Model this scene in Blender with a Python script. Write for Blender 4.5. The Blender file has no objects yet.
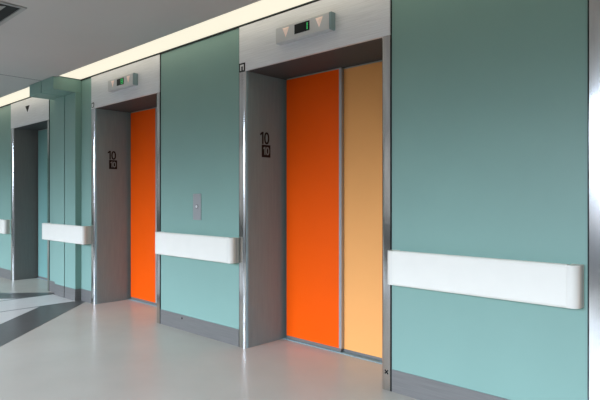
import bpy, bmesh, math
from mathutils import Vector, Matrix
S = bpy.context.scene
COL = S.collection
PI = math.pi

# ------------------------------------------------------------------ materials
def new_mat(name):
    m = bpy.data.materials.new(name); m.use_nodes = True
    nt = m.node_tree
    return m, nt, nt.nodes['Principled BSDF']

def paint(name, col, rough=.5, spec=.3, metal=0., var=.04, scale=6., bump=0., stretch=(1, 1, 1)):
    """plain surface with a faint procedural variation of tone and gloss"""
    m, nt, b = new_mat(name)
    tc = nt.nodes.new('ShaderNodeTexCoord'); mp = nt.nodes.new('ShaderNodeMapping')
    mp.inputs['Scale'].default_value = stretch
    n = nt.nodes.new('ShaderNodeTexNoise'); n.inputs['Scale'].default_value = scale; n.inputs['Detail'].default_value = 4
    nt.links.new(tc.outputs['Object'], mp.inputs['Vector']); nt.links.new(mp.outputs[0], n.inputs['Vector'])
    r = nt.nodes.new('ShaderNodeValToRGB')
    r.color_ramp.elements[0].position = .3; r.color_ramp.elements[1].position = .7
    r.color_ramp.elements[0].color = (*[c * (1 - var) for c in col], 1)
    r.color_ramp.elements[1].color = (*[min(1, c * (1 + var)) for c in col], 1)
    nt.links.new(n.outputs['Fac'], r.inputs[0]); nt.links.new(r.outputs[0], b.inputs['Base Color'])
    b.inputs['Roughness'].default_value = rough; b.inputs['Metallic'].default_value = metal
    b.inputs['Specular IOR Level'].default_value = spec
    if bump:
        bp = nt.nodes.new('ShaderNodeBump'); bp.inputs['Strength'].default_value = bump; bp.inputs['Distance'].default_value = .002
        nt.links.new(n.outputs['Fac'], bp.inputs['Height']); nt.links.new(bp.outputs[0], b.inputs['Normal'])
    return m

def glow(name, col, strength):
    m, nt, b = new_mat(name)
    b.inputs['Base Color'].default_value = (*col, 1); b.inputs['Roughness'].default_value = .6
    b.inputs['Specular IOR Level'].default_value = .1
    b.inputs['Emission Color'].default_value = (*col, 1); b.inputs['Emission Strength'].default_value = strength
    return m

TEAL = paint('teal_laminate', (.236, .38, .330), .38, .25, var=.02, scale=2.5)
GREEN_COL = TEAL
STEEL_JAMB = paint('bright_steel', (.70, .70, .69), .16, .5, 1., .10, 5, 0, (6, 6, .7))
STEEL_HEAD = paint('brushed_steel_header', (.80, .80, .82), .40, .5, .30, .09, 7, 0, (.6, 1, 30))
SATIN_DARK = paint('satin_steel_dark', (.075, .08, .08), .55, .2, .0, .05, 7, 0, (8, 8, .6))  # darker copy of the satin steel, used on the soffits
SATIN_FAR = paint('satin_steel_far', (.20, .195, .185), .55, .2, .0, .05, 7, 0, (8, 8, .6))  # same steel left untinted, where no orange bounces in
STEEL_SATIN_TINT = paint('satin_steel_bounce_tint', (.25, .34, .35), .55, .2, .0, .05, 7, 0, (8, 8, .6))  # blue-green tint put into the colour to offset orange bounce from the doors
HOUSING = paint('indicator_housing', (.62, .62, .62), .45, .35, .2, .02)
STEEL_BASE = paint('baseboard_steel', (.21, .20, .19), .42, .4, .35, .08, 7, 0, (.6, 1, 20))
STEEL_EDGE = paint('edge_steel', (.42, .42, .42), .35, .4, .4, .04, 8)
ORANGE = paint('orange_laminate', (.93, .10, .001), .45, .15, var=.02, scale=2)
AMBER = paint('amber_laminate', (.93, .42, .135), .45, .15, var=.02, scale=2)
TEAL_DOOR = paint('teal_door_laminate', (.19, .36, .33), .42, .2, var=.02, scale=2)
BLACK = paint('matte_black', (.012, .012, .012), .6, .2)
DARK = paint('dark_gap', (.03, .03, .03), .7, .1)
VINYL = paint('white_vinyl', (.83, .785, .70), .42, .3, var=.012, scale=9)
VINYL_END = paint('white_vinyl_cap', (.79, .75, .67), .42, .3, var=.012, scale=9)
CEIL = paint('ceiling_board', (.55, .54, .52), .8, .1, var=.02, scale=1.2)
SEAM = paint('ceiling_seam', (.25, .25, .25), .8, .1)
VENT = paint('vent_paint', (.36, .36, .35), .5, .3)
WHITE_WALL = paint('grey_plaster', (.22, .22, .22), .8, .1, var=.02)
FRAME = paint('window_aluminium', (.45, .45, .45), .4, .4)
STICK = paint('pale_sticker', (.75, .75, .75), .5, .3)
BUTTON = paint('button_white', (.78, .78, .78), .4, .4)
INLAY_DARK = paint('dark_grey_vinyl_floor', (.105, .10, .095), .3, .14, var=.06, scale=12)
INLAY_LIGHT = paint('pale_grey_vinyl_floor', (.64, .61, .58), .3, .14, var=.03, scale=10)
LAMP = glow('warm_diffuser', (1., .935, .745), .96)
LAMP.node_tree.nodes['Principled BSDF'].inputs['Base Color'].default_value = (.12, .12, .11, 1)
ARROW = glow('arrow_lens', (.86, .66, .56), .22)
GREEN_LED = glow('green_led', (.06, .55, .16), .55)
SCREEN = paint('display_glass', (.010, .012, .012), .3, .3)

def floor_mat():
    m, nt, b = new_mat('grey_vinyl_floor')
    tc = nt.nodes.new('ShaderNodeTexCoord')
    n = nt.nodes.new('ShaderNodeTexNoise'); n.inputs['Scale'].default_value = 2.2; n.inputs['Detail'].default_value = 5
    n2 = nt.nodes.new('ShaderNodeTexNoise'); n2.inputs['Scale'].default_value = 140; n2.inputs['Detail'].default_value = 3
    for k in (n, n2): nt.links.new(tc.outputs['Object'], k.inputs['Vector'])
    mx = nt.nodes.new('ShaderNodeMath'); mx.operation = 'MULTIPLY_ADD'; mx.inputs[1].default_value = .35
    nt.links.new(n2.outputs['Fac'], mx.inputs[0]); nt.links.new(n.outputs['Fac'], mx.inputs[2])
    r = nt.nodes.new('ShaderNodeValToRGB')
    r.color_ramp.elements[0].position = .35; r.color_ramp.elements[1].position = 1.
    r.color_ramp.elements[0].color = (.475, .435, .375, 1); r.color_ramp.elements[1].color = (.535, .49, .425, 1)
    nt.links.new(mx.outputs[0], r.inputs[0]); nt.links.new(r.outputs[0], b.inputs['Base Color'])
    b.inputs['Roughness'].default_value = .27; b.inputs["Specular IOR Level"].default_value = .10
    return m
FLOOR = floor_mat()

def glass_mat():
    m, nt, b = new_mat('window_glass')
    t = nt.nodes.new('ShaderNodeBsdfTransparent'); g = nt.nodes.new('ShaderNodeBsdfGlossy'); g.inputs['Roughness'].default_value = .02
    mx = nt.nodes.new('ShaderNodeMixShader'); mx.inputs[0].default_value = .06
    nt.links.new(t.outputs[0], mx.inputs[1]); nt.links.new(g.outputs[0], mx.inputs[2])
    nt.links.new(mx.outputs[0], nt.nodes['Material Output'].inputs['Surface'])
    return m
GLASS = glass_mat()

# ------------------------------------------------------------------ mesh helpers
def box(bm, x0, x1, y0, y1, z0, z1):
    v = [bm.verts.new((x, y, z)) for z in (z0, z1) for y in (y0, y1) for x in (x0, x1)]
    for f in ((0, 2, 3, 1), (4, 5, 7, 6), (0, 1, 5, 4), (2, 6, 7, 3), (0, 4, 6, 2), (1, 3, 7, 5)):
        bm.faces.new([v[i] for i in f])

def prism(bm, pts, axis, a, b):
    """extrude a closed outline: axis z -> pts are (x,y); y -> (x,z); x -> (y,z)"""
    def P(p, t):
        return {'z': (p[0], p[1], t), 'y': (p[0], t, p[1]), 'x': (t, p[0], p[1])}[axis]
    A = [bm.verts.new(P(p, a)) for p in pts]; B = [bm.verts.new(P(p, b)) for p in pts]
    n = len(pts)
    bm.faces.new(A); bm.faces.new(B[::-1])
    for i in range(n):
        bm.faces.new((A[i], B[i], B[(i + 1) % n], A[(i + 1) % n]))

def disc(bm, c, r, axis, a, b, n=20):
    prism(bm, [(c[0] + r * math.cos(2 * PI * i / n), c[1] + r * math.sin(2 * PI * i / n)) for i in range(n)], axis, a, b)

def obj(name, bm, mat, parent=None, bevel=0., smooth=False):
    bmesh.ops.recalc_face_normals(bm, faces=bm.faces)
    if bevel:
        bmesh.ops.bevel(bm, geom=[e for e in bm.edges], offset=bevel, segments=2, affect='EDGES', profile=.6, clamp_overlap=True)
    me = bpy.data.meshes.new(name); bm.to_mesh(me); bm.free()
    me.materials.append(mat)
    if smooth:
        for p in me.polygons: p.use_smooth = True
        try: me.set_sharp_from_angle(angle=math.radians(35))
        except Exception: pass
    o = bpy.data.objects.new(name, me); COL.objects.link(o)
    if parent is not None:
        o.parent = parent; o.matrix_parent_inverse = Matrix.Translation(-parent.location)
    return o

def bx(name, dims, mat, parent=None, bevel=0.):
    bm = bmesh.new(); box(bm, *dims); return obj(name, bm, mat, parent, bevel)

def tag(o, label, cat, group=None):
    o['label'] = label; o['category'] = cat
    if group: o['group'] = group
    return o

def thing(name, loc, label, cat, group=None):
    o = bpy.data.objects.new(name, None); o.empty_display_size = .1; COL.objects.link(o); o.location = loc
    return tag(o, label, cat, group)

def struct(o, **kw):
    o['kind'] = 'structure'
    return o

def ten_mesh(name, mat, x, y, z, h, sw, parent):
    """the number 10 lying on a surface that faces +x: lower-left corner at (y, z), height h, stroke width sw"""
    bm = bmesh.new(); d = .0009
    prism(bm, [(y + .20 * h, z), (y + .20 * h + sw, z), (y + .20 * h + sw, z + h), (y + .20 * h, z + h), (y, z + .84 * h), (y, z + .84 * h - sw * .95), (y + .20 * h, z + h - sw * 1.3)], 'x', x, x + d)
    cy, cz, ry, rz, n = y + .72 * h, z + h / 2, .29 * h, h / 2, 28
    def P(i, k):
        t = 2 * PI * i / n; c, s_ = math.cos(t), math.sin(t); e = .85
        return (cy + (ry - k) * math.copysign(abs(c) ** e, c), cz + (rz - k) * math.copysign(abs(s_) ** e, s_))
    for i in range(n):
        prism(bm, [P(i, 0), P(i + 1, 0), P(i + 1, sw), P(i, sw)], 'x', x, x + d)
    bmesh.ops.remove_doubles(bm, verts=bm.verts, dist=1e-6)
    return obj(name, bm, mat, parent)

# ------------------------------------------------------------------ layout (metres; elevator wall is the plane y = 0, camera at y = -2.8)
CAM_Y, EYE = -2.8, 1.2
CEIL_Z, HEAD_Z, LINTEL = 2.575, 2.572, 2.213
DEPTH = .44
EL = dict(near=(-3.285, -1.848), mid=(-5.865, -4.45), far=(-8.415, -7.05), right=(-.728, .70))
XL, XR, YB = -17.5, 4.2, -5.6          # room ends and the wall opposite

# ---- setting
bm = bmesh.new(); box(bm, XL, XR, YB - .2, .6, -.15, 0); struct(obj('floor', bm, FLOOR))

bm = bmesh.new()
xs = [XL] + [v for k in ('far', 'mid', 'near', 'right') for v in EL[k]] + [XR]
for i in range(0, len(xs), 2):
    box(bm, xs[i], xs[i + 1], 0, .5, 0, 2.9)
for a, b in EL.values():
    box(bm, a, b, .012, .5, LINTEL + .012, 2.9)
    box(bm, a, b, .505, .6, 0, 2.9)
struct(obj('wall_back', bm, TEAL))

# steel skirting on every stretch of wall between the elevators
COLX0, COLX1 = -6.77, -6.135
def skirting(a, b, y=0.):
    return struct(bx('baseboard_back', (a, b, y - .006, y, 0, .138), STEEL_BASE))
for a, b in ((XL, -8.415), (-7.05, COLX0 + .06), (COLX1, -5.865), (-4.45, -3.285), (-1.848, -.728), (.70, XR)):
    skirting(a + .010, b - .010)

# ceiling: board that stops short of the elevator wall, leaving the light trough
CE = -.285
bm = bmesh.new(); box(bm, XL, XR, YB - .2, CE, CEIL_Z, 2.9); struct(obj('ceiling', bm, CEIL))
struct(bx('trim_1', (-6.485, -6.465, YB, CE - .02, CEIL_Z - .0012, CEIL_Z), SEAM))
# thin dark strip painted in as the shadow line where wall meets the lit trough
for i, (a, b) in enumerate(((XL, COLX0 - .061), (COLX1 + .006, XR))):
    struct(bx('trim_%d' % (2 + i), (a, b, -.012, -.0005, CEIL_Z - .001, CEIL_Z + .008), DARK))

# other walls
bm = bmesh.new(); box(bm, XL - .2, XL, YB - .2, .5, 0, 2.9); struct(obj('wall_left', bm, TEAL))
bm = bmesh.new(); box(bm, XR, XR + .2, YB - .2, .5, 0, 2.9); struct(obj('wall_right', bm, WHITE_WALL))
WIN = [(-17.2, -14.6), (-14.2, -11.1), (-10.6, -7.4), (-6.9, -3.7), (-3.2, 0.), (.5, 3.7)]; WZ0, WZ1 = .75, 2.45
bm = bmesh.new()
box(bm, XL, XR, YB - .2, YB, 0, WZ0); box(bm, XL, XR, YB - .2, YB, WZ1, CEIL_Z)
e = [XL] + [v for w in WIN for v in w] + [XR]
for i in range(0, len(e), 2): box(bm, e[i], e[i + 1], YB - .2, YB, WZ0, WZ1)
struct(obj('wall_front', bm, WHITE_WALL))
for i, (a, b) in enumerate(WIN):
    bm = bmesh.new(); y0, y1 = YB - .14, YB - .08
    box(bm, a, b, y0, y1, WZ0, WZ0 + .05); box(bm, a, b, y0, y1, WZ1 - .05, WZ1)
    for x in (a, (a + b) / 2 - .025, b - .05): box(bm, x, x + .05, y0, y1, WZ0 + .05, WZ1 - .05)
    w = struct(obj('window_%d' % (i + 1), bm, FRAME))
    bx('pane', (a + .05, b - .05, YB - .115, YB - .109, WZ0 + .05, WZ1 - .05), GLASS, w)

# ---- floor pattern, mirrored about the axis of the green column
AX = -6.45
def inlay(pts, mat, z=.0012, n=[4]):
    bm = bmesh.new(); prism(bm, pts, 'z', .0002, z); o = obj('trim_%d' % n[0], bm, mat); n[0] += 1
    return struct(o)
HW = .325                                # half width of the pale strip that runs out from the column
Y_END = -4.9
inlay([(AX - HW, -.07), (AX + HW, -.07), (AX + HW, Y_END), (AX - HW, Y_END)], INLAY_LIGHT)
def diag(sx, c0, c1, mat):
    """45 degree band between x' + y = c0 and c1 (x' measured from the axis), outside the pale strip"""
    L = 3.2
    P = lambda c, t: (AX + sx * (HW + t), c - HW - t)
    pts = [P(c1, 0), P(c1, L), P(c0, L), P(c0, 0)]
    return inlay(pts if sx > 0 else pts[::-1], mat)
C_OUT, C_IN = .45, -.14           # outer and inner edge of the dark bands
for sx in (1, -1):
    diag(sx, C_IN, C_OUT - .02, INLAY_DARK)
    tri = [(AX + sx * HW, C_IN - HW - .002), (AX + sx * (HW + 3.2), C_IN - HW - 3.202), (AX + sx * HW, C_IN - HW - 3.202)]
    inlay(tri if sx < 0 else tri[::-1], INLAY_LIGHT)
    inlay([(AX + sx * HW - .012, -.09), (AX + sx * HW + .012, -.09), (AX + sx * HW + .012, Y_END), (AX + sx * HW - .012, Y_END)][::1 if sx > 0 else -1], INLAY_DARK, .0018)

# ------------------------------------------------------------------ elevator entrances
R_C, F_C, P_C = .036, .040, .008          # corner radius, flat front strip, projection of the steel frame
def arc(x, sx, t0, t1, n):
    cx, cy = x + sx * F_C, -P_C + R_C
    return [(cx + sx * R_C * math.cos(-PI / 2 + t), cy + R_C * math.sin(-PI / 2 + t)) for t in [math.radians(t0 + (t1 - t0) * i / n) for i in range(n + 1)]]
def jamb_outline(x, sx):
    """flat front strip and the first half of the rounded corner"""
    return [(x, .05), (x, -P_C)] + arc(x, sx, 0, 52, 7) + [(x + sx * F_C, .05)]
def reveal_outline(x, sx):
    """rest of the rounded corner, then the side of the recess"""
    xi = x + sx * (F_C + R_C)
    return arc(x, sx, 52.5, 90, 4) + [(xi, DEPTH + .06), (xi - sx * .03, DEPTH + .06), (xi - sx * .03, .049)], xi

def elevator(key, label, left_mat, right_mat, split=.705, reveal_mat=None, depth=.44, group=None):
    global DEPTH
    DEPTH = depth
    a, b = EL[key]; reveal_mat = reveal_mat or STEEL_SATIN_TINT
    root = thing('elevator', ((a + b) / 2, 0, 0), label, 'elevator', group)
    ins = []
    for x, sx in ((a + .0005, 1), (b - .0005, -1)):
        pts = jamb_outline(x, sx); rp, xi = reveal_outline(x, sx); ins.append(xi)
        bm = bmesh.new(); prism(bm, pts, 'z', 0, LINTEL - .001); obj('jamb', bm, STEEL_JAMB, root, smooth=True)
        bx('shade_line', tuple(sorted((x - sx * .0075, x - sx * .001))) + (-.005, .0005 if 0 else -.0002, 0, HEAD_Z), BLACK, root)  # black strip painted in for the dark shade line beside the jamb
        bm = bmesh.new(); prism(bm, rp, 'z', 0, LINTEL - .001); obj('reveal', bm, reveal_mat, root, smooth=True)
    i0, i1 = ins
    bx('header', (a + .0005, b - .0005, -.010, .011, LINTEL, HEAD_Z), STEEL_HEAD, root, .002)
    bx('soffit', (i0 - .03, i1 + .03, .0115, DEPTH + .06, LINTEL, LINTEL + .0115), SATIN_DARK, root)
    bx('backing', (i0, i1, DEPTH + .045, DEPTH + .06, 0, LINTEL - .001), DARK, root)
    bx('sill', (i0, i1, DEPTH - .03, DEPTH + .044, 0, .006), STEEL_SATIN_TINT, root)
    zb, zt = .036, LINTEL - .014
    # leading (left) leaf stands proud of the trailing one
    x0 = i0 + .040; x1 = a + split
    d = bx('door_leaf', (x0, x1 - .018, DEPTH - .024, DEPTH + .004, zb, zt), left_mat, root)
    bx('edge_rail', (x0, x1, DEPTH - .022, DEPTH + .004, .009, zb - .0005), STEEL_BASE, d)
    bx('edge_rail', (x0, x1, DEPTH - .022, DEPTH + .004, zt + .0005, LINTEL - .003), STEEL_EDGE, d)
    e_ = bx('edge_strip', (x1 - .0175, x1 + .008, DEPTH - .026, DEPTH + .004, zb, zt), STEEL_EDGE, d); e_['label'] = 'bright steel edge strip'
    y0 = DEPTH + .008
    d2 = bx('door_leaf', (x1 - .03, i1 - .004, y0, y0 + .03, zb - .006, zt), right_mat, root)
    bx('edge_rail', (x1 - .03, i1 - .004, y0 + .001, y0 + .03, .009, zb - .0065), STEEL_BASE, d2)
    bx('edge_rail', (x1 - .03, i1 - .004, y0 + .001, y0 + .03, zt + .0005, LINTEL - .003), STEEL_EDGE, d2)
    if left_mat is not right_mat:
        d['label'] = 'orange door leaf'; d2['label'] = 'pale amber door leaf'
    return root, i0, i1

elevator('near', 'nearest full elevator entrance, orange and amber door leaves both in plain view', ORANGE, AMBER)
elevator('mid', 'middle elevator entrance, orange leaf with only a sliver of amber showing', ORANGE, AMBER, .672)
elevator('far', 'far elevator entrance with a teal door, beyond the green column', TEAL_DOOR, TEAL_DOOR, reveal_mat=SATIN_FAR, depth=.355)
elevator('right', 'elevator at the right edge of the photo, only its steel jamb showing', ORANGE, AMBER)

# ------------------------------------------------------------------ hall indicator over an entrance
def tri_down(bm, cx, z1, z0, hw, y0, y1):
    prism(bm, [(cx - hw, z1), (cx + hw, z1), (cx, z0)], 'y', y0, y1)

SEG = dict(a=(-.5, .5, .9, 1.), g=(-.5, .5, .45, .55), d=(-.5, .5, 0, .1), f=(-.5, -.3, .52, .96), b=(.3, .5, .52, .96), e=(-.5, -.3, .04, .48), c=(.3, .5, .04, .48))
DIG = {'1': 'bc', '8': 'abcdefg'}
def indicator(cx, digit, label):
    y0, y1, z0, z1, h = -.060, -.0096, 2.334, 2.452, .262
    root = thing('elevator_indicator', (cx, -.011, z0), label, 'indicator', None)
    pts = [(y1, z0), (y0 + .006, z0), (y0, z0 + .006), (y0, z1 - .006), (y0 + .006, z1), (y1, z1)]
    bm = bmesh.new(); prism(bm, pts, 'x', cx - h, cx + h - .014); obj('housing', bm, HOUSING, root)
    bm = bmesh.new(); prism(bm, pts, 'x', cx + h - .0135, cx + h); obj('end_cap', bm, STEEL_SATIN_TINT, root)
    s = bx('display', (cx - .072, cx + .072, y0 - .0015, y0 - .0002, 2.366, 2.434), SCREEN, root)
    bm = bmesh.new(); dx = cx + .034; hw, hh = (.021, .05)
    for k in DIG[digit]:
        q = SEG[k]; box(bm, dx + q[0] * 2 * hw, dx + q[1] * 2 * hw, y0 - .0022, y0 - .0016, 2.375 + q[2] * hh, 2.375 + q[3] * hh)
    g = obj('digit', bm, GREEN_LED, s); g['label'] = 'green lit digit'
    for sx in (-1, 1):
        bm = bmesh.new(); c = cx + sx * .160
        v = [bm.verts.new(p) for p in ((c - .034, y0 - .0002, 2.434), (c + .034, y0 - .0002, 2.434), (c, y0 - .0002, 2.364), (c, y0 - .012, 2.414))]
        for f in ((0, 1, 2), (0, 1, 3), (1, 2, 3), (2, 0, 3)): bm.faces.new([v[i] for i in f])
        obj('arrow', bm, ARROW, root)
    return root
indicator(-2.548, '1', 'indicator box with two down arrows above the nearest orange and amber doors')
indicator(-5.108, '8', 'smaller looking indicator box above the middle elevator')

# painted arrow on the far header
bm = bmesh.new(); tri_down(bm, -7.77, 2.474, 2.385, .075, -.0118, -.0102)
tag(obj('arrow_sign', bm, BLACK), 'black down arrow on the steel header of the far elevator', 'sign')

# ------------------------------------------------------------------ floor number on the left reveals
def number_sign(xi, label):
    x = xi + .0004
    root = thing('floor_number_sign', (x, .19, 1.53), label, 'sign', 'floor numbers beside the elevator doors')
    ten_mesh('numeral', BLACK, x, .150, 1.643, .100, .0165, root)
    bm = bmesh.new(); box(bm, x, x + .0010, .166, .264, 1.535, 1.638); p = obj('plaque', bm, BLACK, root)
    t = ten_mesh('plaque_numeral', STEEL_SATIN_TINT, x + .0011, .183, 1.555, .066, .010, p); t['label'] = 'grey numeral on black'
    return root
number_sign(EL['near'][0] + .0765, 'black 10 on the steel reveal left of the nearest orange door')
number_sign(EL['mid'][0] + .0765, 'black 10 on the steel reveal left of the middle elevator door')

# small tags on the corners of the steel frames
def corner_tag(x, z, w, label, arch):
    root = thing('frame_tag', (x + w / 2, -.0105, z), label, 'tag')
    bx('plate', (x, x + w, -.0125, -.0105, z, z + w * .95), BLACK, root)
    bm = bmesh.new(); a, b, c, d = x + w * .18, x + w * .80, z + w * .12, z + w * .78
    if arch:
        box(bm, a, a + w * .2, -.0133, -.0127, c, d); box(bm, a + w * .2, b, -.0133, -.0127, d - w * .2, d); box(bm, b - w * .16, b, -.0133, -.0127, c, d - w * .2)
    else:
        box(bm, a, b, -.0133, -.0127, c, d)
    obj('mark', bm, STICK, root)
corner_tag(-3.282, 2.210, .072, 'black tag with a pale arch mark on the nearest elevator frame corner', True)
corner_tag(-5.850, 2.222, .058, 'black tag with a pale square on the middle elevator frame corner', False)

bm = bmesh.new()
for s in (1, -1):
    c, z, l, w = -1.876, .115, .017, .004
    dx, dz = l / math.sqrt(2), l / math.sqrt(2); nx, nz = w / math.sqrt(2), w / math.sqrt(2)
    prism(bm, [(c - dx + nx, z - s * (dz + nz)), (c + dx + nx, z + s * (dz - nz)), (c + dx - nx, z + s * (dz + nz)), (c - dx - nx, z - s * (dz - nz))], 'y', -.0092, -.0081)
tag(obj('cross_mark', bm, BLACK), 'small black cross near the foot of the nearest right jamb', 'mark')

# ------------------------------------------------------------------ call button plate
cp = thing('call_panel', (-3.86, 0, 1.005), 'narrow steel call button plate on the teal wall left of nearest elevator', 'call button')
bx('plate', (-3.917, -3.803, -.006, .0006, 1.007, 1.237), STEEL_EDGE, cp, .0015)
bm = bmesh.new(); disc(bm, (-3.86, 1.125), .020, 'y', -.0085, -.0062); obj('button_ring', bm, STEEL_BASE, cp, smooth=True)
bm = bmesh.new(); disc(bm, (-3.86, 1.125), .014, 'y', -.0115, -.0087); obj('button', bm, BUTTON, cp, smooth=True)

# screw cap on the skirting
bm = bmesh.new(); disc(bm, (-4.085, .108), .009, 'y', -.0085, -.0055)
tag(obj('screw_cap', bm, DARK), 'dark screw cap on the steel skirting below the call button wall', 'screw')

# ------------------------------------------------------------------ white wall guards
def guard(x0, x1, label, y_back=-.0003, p=.085, back0=None):
    z0, z1 = .672, .884
    root = thing('wall_guard', ((x0 + x1) / 2, y_back, z0), label, 'wall guard', 'white wall guards')
    # main cover: moulded section with eased upper and lower lips
    yb = y_back if back0 is None else back0
    sec = [(yb, z0 + .012), (-p + .018, z0), (-p + .005, z0 + .004), (-p, z0 + .014), (-p, z1 - .014), (-p + .005, z1 - .004), (-p + .018, z1), (yb, z1 - .012)]
    cap = .052
    bm = bmesh.new(); prism(bm, sec, 'x', x0 + cap, x1 - cap); obj('cover', bm, VINYL, root, smooth=False)
    for xe, sx in ((x0, 1), (x1, -1)):
        # end cap: rounded return to the wall
        bm = bmesh.new(); r = .040
        out = [(xe + sx * (cap - .0006), y_back), (xe + sx * (cap - .0006), -p), (xe + sx * r, -p)]
        for i in range(1, 7):
            t = PI / 2 * i / 6
            out.append((xe + sx * (r - r * math.sin(t)), -p + r - r * math.cos(t)))
        out.append((xe, y_back))
        prism(bm, out, 'z', z0 + .004, z1 - .004)
        bm.faces.ensure_lookup_table()
        # one moulded groove across the return, as a slim proud rib
        c_ = obj('end_cap', bm, VINYL_END, root, smooth=True)
        bm = bmesh.new(); box(bm, *sorted((xe - sx * .0012, xe + sx * .001)), -p + r + .012, -p + r + .017, z0 + .008, z1 - .008)
        obj('seam', bm, STEEL_EDGE, c_)
    return root
guard(-1.835, -.752, 'longest looking white wall guard, on the wall right of the nearest elevator')
guard(-4.435, -3.298, 'white wall guard on the wall between middle and nearest elevators, below the call button')
guard(-7.045, -5.880, 'white wall guard crossing in front of the green column', p=.108, back0=-.0785)
guard(-9.6, -8.470, 'short stub of white wall guard cut by the left edge of the photo')

# ------------------------------------------------------------------ green column with a boxed head
col = thing('column', ((COLX0 + COLX1) / 2, 0, 0), 'teal green column with boxed head between the far and middle elevators', 'column')
mid = -6.43; P = .072
for a, b in ((COLX0 + .06, mid - .010), (mid + .010, COLX1)):
    q = bx('post', (a, b, -P, -.0003, .1385, 2.428), TEAL, col, .003)
    bx('kick_plate', (a, b, -P - .003, -.0003, 0, .138), STEEL_BASE, q)
bx('joint', (mid - .0095, mid + .0095, -P + .020, -.0003, 0, 2.428), DARK, col)
for a, b in ((COLX0 - .06, mid - .048), (mid - .032, COLX1 + .005)):
    bx('head_box', (a, b, -.325, -.0003, 2.430, CEIL_Z - .001), TEAL, col, .003)
bx('head_joint', (mid - .0475, mid - .0325, -.305, -.0003, 2.436, CEIL_Z - .004), DARK, col)

# ------------------------------------------------------------------ light trough
def trough(x0, x1, label):
    root = thing('ceiling_light', ((x0 + x1) / 2, CE / 2, CEIL_Z), label, 'light')
    bx('diffuser', (x0, x1, CE + .002, -.013, CEIL_Z + .012, CEIL_Z + .018), LAMP, root)
    bx('lamp_tray', (x0, x1, CE + .002, -.013, CEIL_Z + .0185, CEIL_Z + .10), WHITE_WALL, root)
trough(COLX1 + .006, XR - .002, 'long glowing light strip over the elevators right of the green column')
trough(XL + .002, COLX0 - .061, 'glowing light strip left of the green column head')

# ------------------------------------------------------------------ ceiling vent
vt = thing('ceiling_vent', (-4.44, -1.68, CEIL_Z), 'dark louvred air vent in the ceiling at top left', 'vent')
X0, X1, Y0, Y1 = -4.70, -4.06, -1.99, -1.345
bm = bmesh.new(); z0, z1 = CEIL_Z - .010, CEIL_Z - .0002; w = .03
box(bm, X0, X1, Y1 - w, Y1, z0, z1); box(bm, X0, X1, Y0, Y0 + w, z0, z1)
box(bm, X0, X0 + w, Y0 + w, Y1 - w, z0, z1); box(bm, X1 - w, X1, Y0 + w, Y1 - w, z0, z1)
obj('frame', bm, VENT, vt)
bx('duct', (X0 + w, X1 - w, Y0 + w, Y1 - w, CEIL_Z - .0015, CEIL_Z - .0002), BLACK, vt)
for i in range(8):
    y = Y1 - w - .125 - i * .060
    bm = bmesh.new(); prism(bm, [(y, z0 + .0005), (y + .008, z0 - .002), (y + .04, z0 + .006), (y + .032, z0 + .0083)], 'x', X0 + w + .001, X1 - w - .05)
    obj('louvre', bm, VENT, vt)

# ------------------------------------------------------------------ light
world = bpy.data.worlds.new('sky'); S.world = world; world.use_nodes = True
bg = world.node_tree.nodes['Background']; bg.inputs[0].default_value = (1, 1, 1, 1); bg.inputs[1].default_value = .45

for i, (a, b) in enumerate(WIN):       # daylight falling in through each window
    L = bpy.data.lights.new('daylight', 'AREA'); L.shape = 'RECTANGLE'; L.size = b - a; L.size_y = 1.1
    L.energy = 86 * (b - a) / 3.2; L.color = (.84, 1, 1.22); L.spread = math.radians(55)
    o = bpy.data.objects.new('daylight', L); COL.objects.link(o)
    o.location = ((a + b) / 2, YB - .75, 2.05)
    o.rotation_euler = (math.radians(90 - 27), 0, 0)

# ------------------------------------------------------------------ camera
F, VPX = 532., -268.
th = math.atan((300 - VPX) / F)
cd = bpy.data.cameras.new('camera'); cam = bpy.data.objects.new('camera', cd); COL.objects.link(cam)
cd.sensor_width = 36; cd.lens = 36 * F / 600; cd.shift_y = -2 / 600; cd.clip_start = .05
cam.location = (0, CAM_Y, EYE)
fwd = Vector((-math.cos(th), math.sin(th), 0))
cam.rotation_euler = fwd.to_track_quat('-Z', 'Y').to_euler()
S.camera = cam

S.cycles.use_denoising = True
S.cycles.max_bounces = 10; S.cycles.diffuse_bounces = 6; S.cycles.glossy_bounces = 5
S.cycles.caustics_reflective = False; S.cycles.caustics_refractive = False
vs = S.view_settings
vs.view_transform = 'Standard'; vs.look = 'None'; vs.exposure = 0; vs.gamma = 1; vs.use_curve_mapping = False
